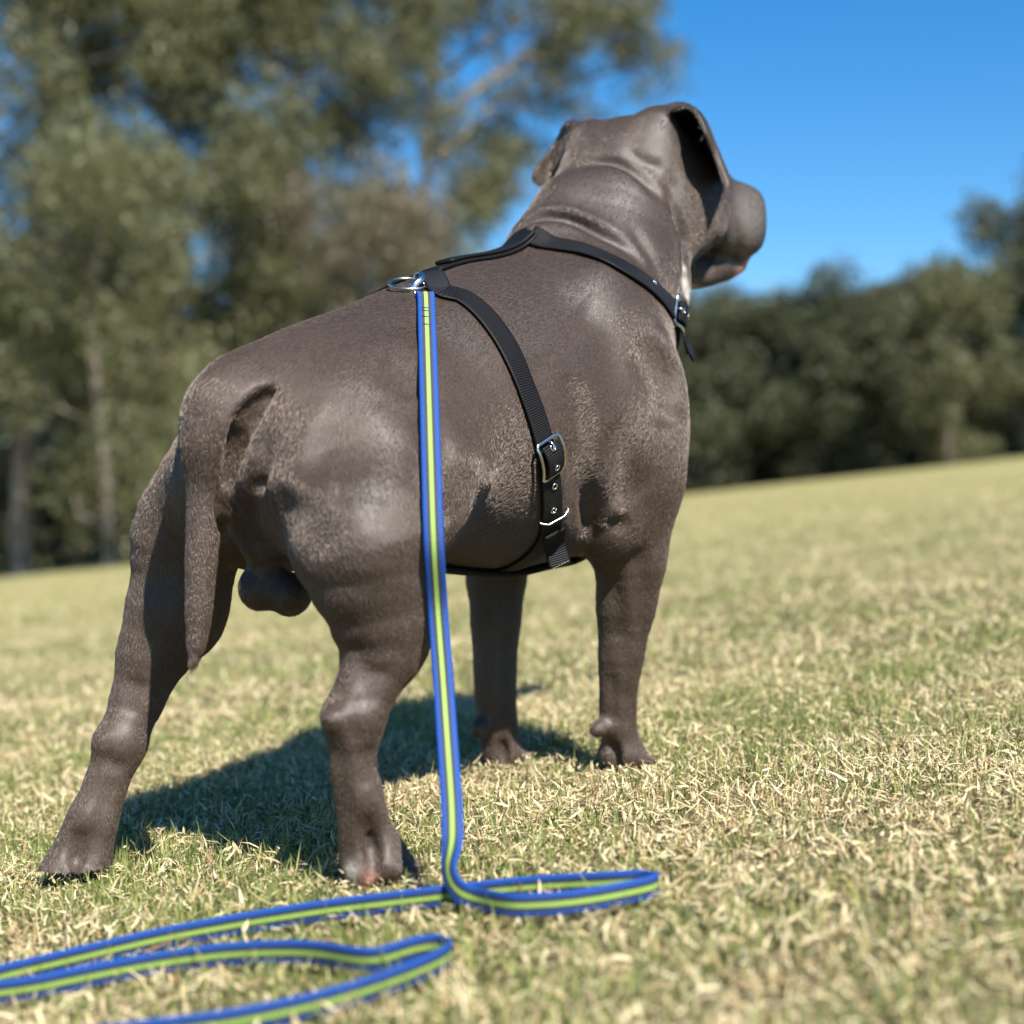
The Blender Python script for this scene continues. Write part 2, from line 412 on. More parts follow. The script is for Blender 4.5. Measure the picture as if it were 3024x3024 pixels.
def relax(v, f, it=2, lam=.5, mu=-.52):
    e = np.concatenate([f[:, [0, 1]], f[:, [1, 2]], f[:, [2, 3]], f[:, [3, 0]]]); n = len(v)
    deg = np.bincount(e.ravel(), minlength=n)[:, None]
    for _ in range(it):
        for l in (lam, mu):
            a = np.stack([np.bincount(e[:, 0], v[e[:, 1], c], n)+np.bincount(e[:, 1], v[e[:, 0], c], n) for c in range(3)], 1)/deg
            v = v+l*(a-v)
    return v
G += .0011                         # room for the coat
bv, bf = surface_nets(G)
bv = relax(bv, bf, 6)
def b2l(p):           # body frame (forward, right, up) to the dog's local frame (x forward, y left, z up)
    return np.asarray(p)*np.array([1, -1, 1])
dog = empty('dog', OB, math.atan2(.768, .64))
tag(dog, 'stocky grey brown dog standing on the lawn with its back to us, head turned right', 'dog')

# --- skin colours and a painted sunlit ear edge: soft masks round points of the body
def near(P, c, r): return np.exp(-(np.linalg.norm(P-np.asarray(c), axis=1)/r)**2)
def hitp(u, v):
    p = hit(u, v); return p if p is not None else J(u, v, 0.)
chin_p = [hd(.134, .010, -.080), hd(.128, .016, -.086)]
pink_p = [(p, .013) for p in chin_p]+[(hitp(1088, 2608), .009), (hitp(215, 2600), .010)]
white_p = [(hitp(2022, 830), .007), (hitp(2030, 872), .009), (hitp(2040, 850), .009), (hitp(2018, 790), .005), (hitp(1035, 2570), .006), (hitp(1042, 2600), .007), (hitp(200, 2590), .006)]
lit_rim_p = [(J(u_, v_, .114), .006) for u_, v_ in ((2112, 458), (2120, 480), (2130, 505), (2138, 528), (2143, 548))]  # sunlight on the ear tip's edge, painted into the pale mask
grey_p = [(hd(.10, .03, -.03), .030), (hd(.13, .02, -.02), .025), (hd(.11, .03, -.05), .02)]
dark_p = [(hd(.112, .026, -.072), .011), (hd(.122, .020, -.072), .009), (hd(.160, 0, -.006), .016), (hd(.100, .034, -.076), .009)]
def colour_masks(P):
    o = [np.clip(sum(near(P, c, r) for c, r in L), 0, 1) for L in (pink_p, white_p, dark_p)]
    o[1] = np.clip(o[1]+.22*np.clip(sum(near(P, c, r) for c, r in grey_p), 0, 1)+.34*np.clip(sum(near(P, c, r) for c, r in lit_rim_p), 0, 1), 0, 1)
    return o
pk, wh, dk = colour_masks(bv)
def coat_nodes(M, hair=False):
    g = M.n('ShaderNodeTexCoord').outputs['Object']
    n1 = M.noise(9, 3, .5, g); n2 = M.noise(45, 4, .6, g)
    c = M.ramp(n1, [(.30, (.038, .025, .0175)), (.55, (.050, .034, .0245)), (.75, (.062, .045, .035))])
    c = M.mix(M.math('MULTIPLY', M.math('SUBTRACT', n2, .35), .35), c, (.034, .021, .014), 'MIX')
    z = M.n('ShaderNodeSeparateXYZ', {0: g}); ridge = M.math('MULTIPLY', M.n('ShaderNodeMapRange', {'Value': z.outputs['Z'], 'From Min': .38, 'From Max': .50}).outputs[0], .45)  # upper coat darker: partly its own colour, partly fur-angle shading painted in
    c = M.mix(ridge, c, (.022, .017, .015))
    return c, g
M_skin = NT('dog_skin'); c, g = coat_nodes(M_skin)
c = M_skin.mix(M_skin.at('white').outputs['Fac'], c, (.52, .48, .43)); c = M_skin.mix(M_skin.at('pink').outputs['Fac'], c, (.48, .24, .20))
c = M_skin.mix(M_skin.at('dark').outputs['Fac'], c, (.016, .013, .014))
c = M_skin.mix(1., c, (.9, .88, .86), 'MULTIPLY')
M_skin.set(Base_Color=c, Roughness=M_skin.math('SUBTRACT', .52, M_skin.math('MULTIPLY', M_skin.at('dark').outputs['Fac'], .3)))
M_skin.b.inputs['Specular IOR Level'].default_value = .5
M_skin.bump(M_skin.noise(900, 2, .6, g), .35, .0008)
body = mesh_np('body', b2l(bv), bf[:, ::-1], M_skin.m, dog)
attr(body, 'pink', pk); attr(body, 'white', wh); attr(body, 'dark', dk)

# --- short coat
FLOW = [((.52, 0, .69), (-1, 0, -.1)), ((.62, .03, .62), (-1, 0, -.2)), ((.68, 0, .62), (-1, 0, 0)), ((.52, .09, .59), (-.55, 0, -.8)), ((.52, -.09, .59), (-.55, 0, -.8)),
        ((.43, .07, .55), (-.5, 0, -.85)), ((.43, -.07, .55), (-.5, 0, -.85)), ((.42, 0, .60), (-.6, 0, -.8)), ((.52, 0, .51), (-.4, 0, -1)), ((.46, 0, .38), (0, 0, -1)),
        ((.36, .13, .42), (-.35, .0, -.95)), ((.36, -.13, .42), (-.35, 0, -.95)), ((.39, .13, .30), (-.2, 0, -1)), ((.25, 0, .50), (-1, 0, 0)), ((.1, 0, .44), (-1, 0, -.1)),
        ((.26, .13, .38), (-.8, 0, -.6)), ((.26, -.13, .38), (-.8, 0, -.6)), ((.22, 0, .22), (-1, 0, 0)), ((.25, .10, .28), (-.8, 0, -.5)), ((.12, .10, .34), (-.6, 0, -.8)), ((.12, -.10, .34), (-.6, 0, -.8)),
        ((.02, .08, .39), (-.75, .1, -.65)), ((0, -.06, .38), (-.8, 0, -.6)), ((.02, .13, .27), (-.15, 0, -1)), ((-.04, .09, .27), (.1, .3, -.95)), ((-.03, .05, .24), (.1, .2, -1)),
        ((.01, -.12, .25), (-.2, 0, -1)), ((.0, .12, .15), (0, 0, -1)), ((-.02, .12, .05), (-.1, 0, -1)), ((-.06, -.15, .15), (-.1, 0, -1)), ((-.09, -.16, .04), (-.1, 0, -1)),
        ((.39, .06, .15), (0, 0, -1)), ((.39, .06, .04), (0, 0, -1)), ((.40, -.1, .15), (0, 0, -1)), ((.40, -.1, .04), (0, 0, -1)), ((-.06, 0, .35), (-.5, 0, -.9)), ((-.07, 0, .22), (0, 0, -1)), ((-.07, 0, .1), (0, 0, -1))]
def make_fur(n):
    rng = np.random.default_rng(5); q = bf; V = bv
    nrm = np.zeros_like(V); a = V[q[:, 0]]; b = V[q[:, 1]]; c = V[q[:, 2]]; d = V[q[:, 3]]
    fn = np.cross(c-a, d-b)
    for k in range(4):
        for ax in range(3): nrm[:, ax] += np.bincount(q[:, k], fn[:, ax], len(V))
    nrm /= np.linalg.norm(nrm, axis=1)[:, None]+1e-12
    # outward check against the field
    if (nrm[:2000]*(V[:2000]-V.mean(0))).sum() < 0 and False: nrm = -nrm
    w = np.linalg.norm(fn, axis=1); fi = rng.choice(len(q), n, p=w/w.sum()); u, v = rng.random((2, n, 1))
    def bil(X): return (1-u)*(1-v)*X[q[fi, 0]]+u*(1-v)*X[q[fi, 1]]+u*v*X[q[fi, 2]]+(1-u)*v*X[q[fi, 3]]
    P = bil(V); N = bil(nrm); N /= np.linalg.norm(N, axis=1)[:, None]
    pk_, wh_, dk_ = colour_masks(P); keep = (pk_ < .45) & (dk_ < .4) & (P[:, 2] > ground_z(OB[0]+P[:, 0]*FV[0]+P[:, 1]*RV[0], OB[1]+P[:, 0]*FV[1]+P[:, 1]*RV[1])-.01)
    P = P[keep]; N = N[keep]; wh_ = wh_[keep]; n = len(P)
    T = np.zeros_like(P); fp = np.array([f[0] for f in FLOW]); fd = np.array([f[1] for f in FLOW], float); fd /= np.linalg.norm(fd, axis=1)[:, None]
    for c_, d_ in zip(fp, fd): T += np.exp(-((P-c_)**2).sum(1)/(2*.045**2))[:, None]*d_+1e-9*d_
    # slow swirls of the coat
    T /= np.linalg.norm(T, axis=1)[:, None]
    wob = .05*np.stack([np.sin(P[:, 1]*60+P[:, 2]*45), np.sin(P[:, 0]*55-P[:, 2]*38), np.sin(P[:, 0]*42+P[:, 1]*66)], 1)
    T = T+wob+rng.normal(0, .12, P.shape); T -= N*(T*N).sum(1)[:, None]; T /= np.linalg.norm(T, axis=1)[:, None]
    L = np.full(n, .0040)
    tail = (P[:, 0] < -.035) & (np.abs(P[:, 1]) < .035) & (P[:, 2] < .33); L[tail] = .0050+.004*np.clip((.16-P[tail, 2])/.1, 0, 1)
    L[P[:, 0] > .47] = .0032; L[P[:, 2] < .15] = np.minimum(L[P[:, 2] < .15]+tail[P[:, 2] < .15]*.01, np.where(tail[P[:, 2] < .15], .009, .0034))
    L *= rng.uniform(.6, 1.25, n); lift = rng.uniform(.07, .19, n)+.05*tail
    L = L[:, None]; lift = lift[:, None]
    pts = np.stack([P-N*.0004, P+T*L*.33+N*L*lift*.55, P+T*L*.68+N*L*lift*.9, P+T*L+N*L*lift*.95], 1)
    hc = bpy.data.hair_curves.new('fur'); hc.add_curves([4]*n)
    hc.points.foreach_set('position', b2l(pts.reshape(-1, 3)).astype(np.float32).ravel())
    rad = np.tile(np.array([.00010, .00009, .00007, .000025], np.float32), n)*np.repeat(rng.uniform(.8, 1.3, n), 4)
    ra = hc.attributes.get('radius') or hc.attributes.new('radius', 'FLOAT', 'POINT'); ra.data.foreach_set('value', rad.astype(np.float32))
    tn = hc.attributes.new('tone', 'FLOAT', 'CURVE'); tn.data.foreach_set('value', rng.random(n).astype(np.float32))
    wn = hc.attributes.new('white', 'FLOAT', 'CURVE'); wn.data.foreach_set('value', wh_.astype(np.float32))
    M = NT('dog_fur'); c, g = coat_nodes(M)
    c = M.mix(M.math('MULTIPLY', M.math('POWER', M.at('tone').outputs['Fac'], 1.6), .42), c, (.24, .175, .130)); c = M.mix(M.at('white').outputs['Fac'], c, (.46, .42, .37))
    M.set(Base_Color=c, Roughness=.30); M.b.inputs['Specular IOR Level'].default_value = 1.; M.b.inputs['Specular Tint'].default_value = (1, .88, .78, 1)
    hc.materials.append(M.m)
    o = link(bpy.data.objects.new('fur', hc), dog); o['kind'] = 'stuff'
    return o
make_fur(700000)
# ================================================================ HARNESS AND LEASH
def w2l(p):    # world to the dog's local frame
    p = np.asarray(p, float)-OB; return np.array([p@FV, -(p@RV), p[2]])
def l2w(p):
    p = np.asarray(p, float); return OB+p[0]*FV-p[1]*RV+np.array([0, 0, p[2]])
def b2w(p): return OB+p[0]*FV+p[1]*RV+np.array([0, 0, p[2]])
bvh = BVHTree.FromPolygons([Vector(b2w(p)) for p in bv], bf[:, ::-1].tolist())
def bw(uv): return b2w(hit(*uv))
def snap(p, off=.0):
    """nearest point of the coat and its outward normal, world space"""
    c, n, i, d = bvh.find_nearest(Vector(p)); n = np.array(n); c = np.array(c)
    return c+n*off, n
def nz(v): v = np.asarray(v, float); return v/(np.linalg.norm(v)+1e-12)
def tangents(P, closed=False):
    if closed: T = np.roll(P, -1, 0)-np.roll(P, 1, 0)
    else: T = np.gradient(P, axis=0)
    return T/(np.linalg.norm(T, axis=1)[:, None]+1e-12)
def resample(P, step):
    P = np.asarray(P); s = np.r_[0, np.cumsum(np.linalg.norm(np.diff(P[:, :3], axis=0), axis=1))]; n = max(3, int(s[-1]/step))
    t = np.linspace(0, s[-1], n); return np.stack([np.interp(t, s, P[:, k]) for k in range(P.shape[1])], 1), t
def ribbon(name, P, Wd, width, thick, mat, parent, base, closed=False, arc=None):
    """webbing: centre line P, width direction Wd (n,3); a rounded flat section"""
    P = np.asarray(P); T = tangents(P, closed); Wd = Wd-T*(Wd*T).sum(1)[:, None]; Wd /= np.linalg.norm(Wd, axis=1)[:, None]
    N = np.cross(T, Wd); n = len(P); h = width/2; t = thick/2
    prof = [(-h, 0), (-h+t*.5, t*.85), (-h*.75, t), (-h*.35, t), (0, t), (h*.35, t), (h*.75, t), (h-t*.5, t*.85), (h, 0),
            (h-t*.5, -t*.85), (h*.75, -t), (h*.35, -t), (0, -t), (-h*.35, -t), (-h*.75, -t), (-h+t*.5, -t*.85)]
    m = len(prof); V = np.concatenate([P+Wd*a+N*b for a, b in prof]).reshape(m, n, 3).transpose(1, 0, 2).reshape(-1, 3)
    f = []; rng_ = n if closed else n-1
    i = np.arange(rng_)[:, None]; j = np.arange(m)[None]; i2 = (i+1) % n; j2 = (j+1) % m
    f = np.stack([i*m+j, i2*m+j, i2*m+j2, i*m+j2], -1).reshape(-1, 4)
    if not closed:
        caps = []
        for e in (0, n-1):
            for a in range(m//2-1): caps.append([e*m+(a), e*m+(a+1), e*m+(m-2-a) % m, e*m+(m-1-a) % m] if e == 0 else [e*m+(a+1), e*m+a, e*m+(m-1-a) % m, e*m+(m-2-a) % m])
        f = np.concatenate([f, np.array(caps)])
    o = mesh_np(name, V-np.asarray(base), f[:, ::-1], mat, parent)
    s = arc if arc is not None else np.r_[0, np.cumsum(np.linalg.norm(np.diff(P, axis=0), axis=1))]
    attr(o, 'sv', np.repeat(s, m)); attr(o, 'su', np.tile([a/h for a, b in prof], n)); attr(o, 'sn', np.tile([1. if b > 0 else -1. for a, b in prof], n))
    return o
def tube(name, P, r, mat, parent, base, closed=False, sec=10, flat=1., up=None):
    P = np.asarray(P, float); T = tangents(P, closed); n = len(P); U = np.zeros_like(P)
    u = np.asarray(up if up is not None else (0, 0, 1.)) ; u = u+np.array([.013, .007, .003])
    for i in range(n):
        u = u-T[i]*(u@T[i]); u = nz(u); U[i] = u
    Wv = np.cross(T, U); r = np.broadcast_to(r, (n,))[:, None]; a = np.arange(sec)*2*math.pi/sec
    V = np.stack([P+r*(math.cos(x)*Wv+math.sin(x)*U*flat) for x in a], 1).reshape(-1, 3)
    i = np.arange(n if closed else n-1)[:, None]; j = np.arange(sec)[None]; i2 = (i+1) % n; j2 = (j+1) % sec
    f = np.stack([i*sec+j, i2*sec+j, i2*sec+j2, i*sec+j2], -1).reshape(-1, 4)
    if not closed:
        c = []
        for e in (0, n-1):
            for k in range(sec//2-1): c.append([e*sec+k, e*sec+k+1, e*sec+(sec-2-k), e*sec+(sec-1-k)])
        f = np.concatenate([f, np.array(c)])
    return mesh_np(name, V-np.asarray(base), f, mat, parent)

M_web = NT('black_webbing')
sv = M_web.at('sv').outputs['Fac']; su = M_web.at('su').outputs['Fac']; wn_ = M_web.noise(260, 2, .5, M_web.n('ShaderNodeTexCoord').outputs['Object'])
rib = M_web.math('SINE', M_web.math('MULTIPLY', M_web.math('ADD', sv, M_web.math('MULTIPLY', wn_, .0002)), 2*math.pi/.0021))
inner = M_web.math('LESS_THAN', M_web.math('ABSOLUTE', su), .86)
hh = M_web.math('MULTIPLY', M_web.math('MULTIPLY_ADD', rib, .5, .5), M_web.math('MULTIPLY_ADD', inner, .8, .2))
M_web.set(Base_Color=M_web.mix(hh, (.0006, .0006, .0008), (.0060, .0060, .0066)), Roughness=.6); M_web.b.inputs['Specular IOR Level'].default_value = .22
M_web.bump(hh, .9, .0006)
M_met = NT('polished_steel'); M_met.set(Base_Color=(.62, .61, .58, 1), Metallic=1., Roughness=M_met.math('MULTIPLY_ADD', M_met.noise(400, 3, .6, M_met.n('ShaderNodeTexCoord').outputs['Object']), .18, .10))
M_stitch = NT('pale_thread'); M_stitch.set(Base_Color=(.42, .40, .33, 1), Roughness=.8)
M_steel_dark = NT('dull_steel'); M_steel_dark.set(Base_Color=(.42, .40, .36, 1), Metallic=1., Roughness=.27)

HB = b2w((.27, 0, .50))
harness = empty('dog_harness', HB)
tag(harness, 'black webbing harness with steel buckles strapped round the dog', 'harness')

def strap_path(pts, off, mirror=False, step=.004, smooth=5):
    """world points -> evenly spaced points lying off metres above the coat"""
    c = crm(pts, 8); out = []
    for p in c:
        q, n = snap(p, off); out.append(np.r_[q, n])
    P, s = resample(out, step)
    for _ in range(smooth): P[1:-1] = (P[:-2]+2*P[1:-1]+P[2:])/4
    return P
def mirror(p):
    b = np.array([(np.asarray(p)-OB)@FV, -((np.asarray(p)-OB)@RV), p[2]]); return b2w(b)
def wrap(name, pts, width, off=.0025, thick=.0022, mat=None):
    P = strap_path(pts, off); C = P[:, :3]; N = P[:, 3:]; Wd = np.cross(N, tangents(C))
    # follow the body across the width: never let an edge sink in
    return ribbon(name, C, Wd, width, thick, mat or M_web.m, harness, HB), C, N
# girth strap: right half seen, left half its mirror image
g_r = [b2w(J(1276, 842, .002))]+[bw(q) for q in ((1300, 866), (1350, 872), (1410, 912), (1475, 990), (1525, 1085), (1562, 1180), (1592, 1270), (1612, 1350), (1624, 1440), (1626, 1520), (1612, 1590))]
bot = b2w((.262, .02, .214)); bot0 = b2w((.262, 0, .21))
full = [g for g in g_r]+[bot, bot0, mirror(bot)]+[mirror(g) for g in g_r[::-1]]
girth, GC, GN = wrap('girth_strap', full, .0225)
# neck strap
n_r = [b2w(J(1585, 728, .002)), b2w(J(1597, 724, .012))]+[bw(q) for q in ((1608, 722), (1660, 730), (1720, 742), (1790, 768), (1860, 806), (1925, 852), (1975, 905), (2008, 955))]
front = [b2w((.462, .065, .415)), b2w((.470, .025, .40)), b2w((.470, -.025, .40)), b2w((.462, -.065, .415))]
neck, NC, NN = wrap('neck_strap', n_r+front+[mirror(g) for g in n_r[::-1]], .0230, off=.003)
# back strap, a little proud of the coat, forked at its rear end
bs = [b2w(J(*q)) for q in ((1282, 842, .004), (1320, 832, .002), (1365, 816, .0), (1420, 800, .0), (1490, 784, .0), (1560, 770, .0), (1600, 756, .0))]
def strap_free(name, pts, wd, width, thick=.0024, lift=.003):
    P, s = resample(crm(pts, 8), .004); P = np.array([(lambda q: q[0] if (p-q[0])@q[1] < 0 else p)(snap(p, lift)) for p in P])
    for _ in range(3): P[1:-1] = (P[:-2]+2*P[1:-1]+P[2:])/4
    return ribbon(name, P, np.tile(nz(wd), (len(P), 1)), width, thick, M_web.m, harness, HB)
strap_free('back_strap', bs, RV, .022, thick=.004, lift=.0025)
strap_free('back_strap', [p+np.array([0, 0, .0040]) for p in bs[1:]], RV, .020, thick=.004, lift=.0065)
# breast strap under the chest between the forelegs
br = [b2w(p) for p in ((.155, 0, .22), (.19, 0, .215), (.25, 0, .205), (.33, 0, .210), (.40, 0, .25), (.45, 0, .32), (.468, 0, .39))]
P = strap_path(br, .003); ribbon('breast_strap', P[:, :3]+np.array([0, 0, -.001]), np.cross(P[:, 3:], tangents(P[:, :3])), .046, .007, M_web.m, harness, HB)
# loose end of the girth strap with its row of stitches
te = [bw((1628, 1560)), bw((1630, 1600)), b2w(hit(1632, 1612))+np.array([.004, -.006, -.014])]
P = np.array(te); T_ = P[-1]-P[-2]
P, _ = resample(crm(te, 8), .003); nn = snap(P[0])[1]; P = P+nn*.006
Wd = np.tile(nz(np.cross(nn, P[-1]-P[0])), (len(P), 1)); ribbon('strap_end', P, Wd, .022, .0022, M_web.m, harness, HB)
sp = P[-1]+nn*.0015-nz(P[-1]-P[0])*.003; wv = Wd[-1]
st = []
for k in range(6):
    a = sp+wv*(-.0085+k*.0030); tube('stitch', [a, a+wv*.0009, a+wv*.0018], .00028, M_stitch.m, harness, HB, sec=6)

def frame_at(C, N, uv, off=0.):
    """nearest station of a strap to a seen point: centre, along, across, out"""
    p = bw(uv); i = int(np.argmin(np.linalg.norm(C-p, axis=1))); T = tangents(C)[i]; n = nz(N[i]); w = nz(np.cross(n, T))
    return p, C[i], T, w, nz(np.cross(T, w))
def eyelet(C, N, uv, lift=.0018, r=.0026):
    p, c, T, w, n = frame_at(C, N, uv); n = n if n@N[0:1].mean(0) > -2 else -n
    if n@snap(c)[1] < 0: n = -n
    q = c+T*((p-c)@T)+w*((p-c)@w)*.8+n*lift
    a = np.linspace(0, 2*math.pi, 21)[:-1]
    e = tube('eyelet', [q+r*(math.cos(x)*T+math.sin(x)*w) for x in a], .0007, M_met.m, harness, HB, closed=True, sec=8, up=n)
    # dark hole
    v = [q-n*.0004]+[q-n*.0004+r*.9*(math.cos(x)*T+math.sin(x)*w) for x in a]
    mesh_np('hole', np.array(v)-HB, [(0, k+1, (k+1) % 20+1) for k in range(20)], M_hole.m, harness)
M_hole = NT('eyelet_hole'); M_hole.set(Base_Color=(.004, .004, .004, 1), Roughness=.9)
def buckle(C, N, uv, ln=.034, wd=.029, lift=.006, arch=.006):
    """rectangular bar buckle standing on the strap with a tongue of webbing bulging through it"""
    p, c, T, w, n = frame_at(C, N, uv)
    if n@snap(c)[1] < 0: n = -n
    if T[2] > 0: T = -T
    def pt(a, b, h): return c+T*a+w*b+n*h
    pr = []
    for a, b in ((-1, -1), (-1, 1), (1, 1), (1, -1)):
        pr.append((a*ln/2, b*wd/2))
    path = []
    for k in range(4):
        (a0, b0), (a1, b1) = pr[k], pr[(k+1) % 4]
        for t in np.linspace(.07, .93, 9): 
            a = a0+(a1-a0)*t; b = b0+(b1-b0)*t; path.append(pt(a, b, lift-.0035*(2*a/ln)**2*0-.004*(a/ln*2)**2+.002))
    fr = tube('buckle', path, .0017, M_met.m, harness, HB, closed=True, sec=10, flat=.75, up=n)
    # webbing tongue over the centre bar
    tp = [pt(a*ln/2, 0, lift*.6+arch*(1-a*a)) for a in np.linspace(-.8, .98, 16)]
    rb = ribbon('strap_tongue', tp, np.tile(w, (16, 1)), .0215, .0022, M_web.m, harness, HB)
    a = np.linspace(0, 2*math.pi, 21)[:-1]
    for s_ in (-.62, .52):
        q = pt(s_*ln/2, 0, lift*.6+arch*(1-s_*s_)+.0016); tt = nz(T-n*2*arch*s_/(ln/2))
        tube('eyelet', [q+.0026*(math.cos(x)*tt+math.sin(x)*w) for x in a], .0007, M_met.m, harness, HB, closed=True, sec=8, up=n)
        v = [q]+[q+.0022*(math.cos(x)*tt+math.sin(x)*w)-n*.0002 for x in a]
        mesh_np('hole', np.array(v)-HB, [(0, k+1, (k+1) % 20+1) for k in range(20)], M_hole.m, harness)
    tube('prong', [pt(-.5*ln, 0, lift), pt(-.40*ln, 0, lift+.0045), pt(-.30*ln, 0, lift*.6+arch*.7+.002)], .0011, M_met.m, harness, HB, sec=8)
buckle(GC, GN, (1622, 1336), lift=.005)
buckle(NC, NN, (1998, 925), lift=.003, arch=.005)
for uv in ((1631, 1431), (1627, 1500)): eyelet(GC, GN, uv)
eyelet(NC, NN, (1921, 838))
# sliding wire keeper
p, c, T, w, n = frame_at(GC, GN, (1622, 1512)); n = n if n@snap(c)[1] > 0 else -n; dn = T if T[2] < 0 else -T
tube('wire_keeper', [c+w*s_*.0155+n*h_+dn*d_ for s_, h_, d_ in ((-1, .001, -.001), (-.98, .004, 0), (-.6, .0075, .002), (.5, .0075, .001), (.98, .004, 0), (1, .001, -.001))], .0010, M_steel_dark.m, harness, HB, sec=8)
# slider ring where the neck and back straps meet
tube('slider_bar', [b2w(J(*q)) for q in ((1590, 768, .020), (1600, 762, .021), (1611, 753, .022), (1620, 748, .024))], .0017, M_met.m, harness, HB, sec=8)
# hanging tail of the neck strap
a0 = b2w(J(2024, 985, .118)); hb = [a0, a0+np.array([.002, .0, -.012]), b2w(J(2036, 1030, .118)), b2w(J(2048, 1056, .118))]
P, _ = resample(crm(hb, 6), .003); ribbon('strap_tail', P, np.tile(nz((.35, .9, 0)), (len(P), 1)), .016, .0026, M_web.m, harness, HB)
# leash ring
rc = CAM+np.array([(1207-1512)/FPX, 1, (1512-838)/FPX])*1.292; e1 = nz((.96, .2, .03)); e2 = nz((-.2, .90, .42))
ring_pts = [rc+.0168*math.cos(x)*e1+.0168*math.sin(x)*e2 for x in np.linspace(0, 2*math.pi, 49)[:-1]]
tube('leash_ring', ring_pts, .0015, M_steel_dark.m, harness, HB, closed=True, sec=12)
cp_ = lambda u, v, d: CAM+np.array([(u-1512)/FPX, 1, (1512-v)/FPX])*d
lp = [cp_(1304, 846, 1.300), cp_(1282, 846, 1.296), cp_(1258, 842, 1.292), cp_(1248, 834, 1.292), cp_(1258, 829, 1.298), cp_(1282, 832, 1.304), cp_(1300, 838, 1.306)]
tube('ring_link', crm(lp, 5), .0012, M_steel_dark.m, harness, HB, sec=8)

# ---------------------------------------------------------------- leash
M_leash = NT('striped_leash')
sv = M_leash.at('sv').outputs['Fac']; su = M_leash.at('su').outputs['Fac']; au = M_leash.math('ABSOLUTE', su)
w1 = M_leash.math('SINE', M_leash.math('MULTIPLY', sv, 2*math.pi/.0013))
w2 = M_leash.math('SINE', M_leash.math('ADD', M_leash.math('MULTIPLY', sv, 2*math.pi/.0024), M_leash.math('MULTIPLY', su, 9)))
tc = M_leash.n('ShaderNodeTexCoord').outputs['Object']; nn_ = M_leash.noise(700, 2, .5, tc)
blue = M_leash.mix(M_leash.math('MULTIPLY_ADD', w2, .5, .5), (.002, .014, .11), (.008, .085, .36))
lime = M_leash.mix(M_leash.math('MULTIPLY_ADD', w1, .3, .5), (.17, .29, .045), (.29, .42, .10))
grey = M_leash.mix(M_leash.math('MULTIPLY_ADD', w2, .5, .5), (.008, .010, .020), (.05, .055, .075))
c = M_leash.mix(M_leash.math('GREATER_THAN', au, .21), lime, grey); c = M_leash.mix(M_leash.math('GREATER_THAN', au, .53), c, blue)
M_leash.set(Base_Color=c, Roughness=.6); M_leash.b.inputs['Specular IOR Level'].default_value = .3
edge = M_leash.math('SMOOTH_MAX', 0., M_leash.math('SUBTRACT', au, .5))
M_leash.bump(M_leash.math('ADD', M_leash.math('MULTIPLY', M_leash.math('ADD', w1, w2), .25), M_leash.math('MULTIPLY', nn_, .3)), .8, .0005)

def GP(u, v, h):
    h = h+.007
    """point h metres above the lawn on the line of sight of photo pixel u, v"""
    D = np.array([(u-1512)/FPX, 1, (1512-v)/FPX]); y = 1.
    for _ in range(12): y = (CAMZ-h-float(ground_z(D[0]*y, y)))/(-D[2]) 
    return CAM+D*y
def CP(u, v, d): return CAM+np.array([(u-1512)/FPX, 1, (1512-v)/FPX])*d
ctl = []       # (point, width direction)
X_ = np.array([1., 0, 0]); Z_ = np.array([0, 0, 1.])
hang = [(1258, 872), (1262, 1000), (1268, 1200), (1274, 1400), (1281, 1600), (1293, 1800), (1308, 2000), (1322, 2200), (1333, 2360), (1336, 2460)]
d_top = 1.290; d_bot = 1.006
body_d = []
for k, (u, v) in enumerate(hang):
    t = (v-872)/(2460-872); d = d_top+(d_bot-d_top)*t**.85
    for du in (-28, 0, 28):
        h_ = hit(u+du, v)
        if h_ is not None: d = min(d, b2w(h_)[1]-.010)
    body_d.append(round(d, 3)); ctl.append((CP(u, v, d), nz((1, .04, .03))))
wdn = lambda x, z: nz((x, 0, z))
ctl += [(CP(1334, 2505, 1.000), nz((.9, -.35, .1))), (CP(1325, 2556, .991), nz((.62, -.72, .25))), (CP(1331, 2598, .985), nz((.55, -.45, .6))), (CP(1356, 2632, .980), nz((.3, -.2, .9))), (CP(1405, 2653, .976), nz((.1, 0, 1))),
        (GP(1500, 2672, .010), wdn(0, 1)), (GP(1600, 2671, .010), Z_), (GP(1700, 2662, .010), Z_), (GP(1790, 2648, .010), Z_), (GP(1875, 2631, .010), Z_)]
def top(u, v): return GP(u, v, .0145)-Z_*.0070
e_ = top(1938, 2590); ctl += [(GP(1928, 2618, .010), Z_), (GP(1944, 2606, .0105), Z_), (top(1930, 2577), Z_), (top(1890, 2570), Z_)]
ctl += [(top(u, v), nz((0, -.15, 1))) for u, v in ((1782, 2575), (1595, 2585), (1409, 2603), (1285, 2618), (1100, 2640), (927, 2662), (690, 2700), (464, 2742), (232, 2795), (0, 2850), (-150, 2890), (-260, 2915), (-280, 2935), (-200, 2928), (-60, 2905),
         (109, 2880), (217, 2858), (435, 2816), (652, 2786), (833, 2777), (942, 2781), (1050, 2797), (1123, 2796), (1217, 2768), (1285, 2757), (1325, 2768), (1320, 2790), (1232, 2832), (1087, 2884), (942, 2925), (797, 2958), (652, 2984), (507, 3002), (362, 3020), (150, 3045), (-100, 3070))]
arr = np.array([np.r_[p, w_] for p, w_ in ctl]); arr = crm(arr, 10); arr, s_arc = resample(arr, .0025)
for _ in range(4): arr[1:-1] = (arr[:-2]+2*arr[1:-1]+arr[2:])/4
LB = np.array([arr[300, 0], arr[300, 1], float(ground_z(arr[300, 0], arr[300, 1]))]) if len(arr) > 300 else arr[0, :3]
leash = empty('dog_leash', LB)
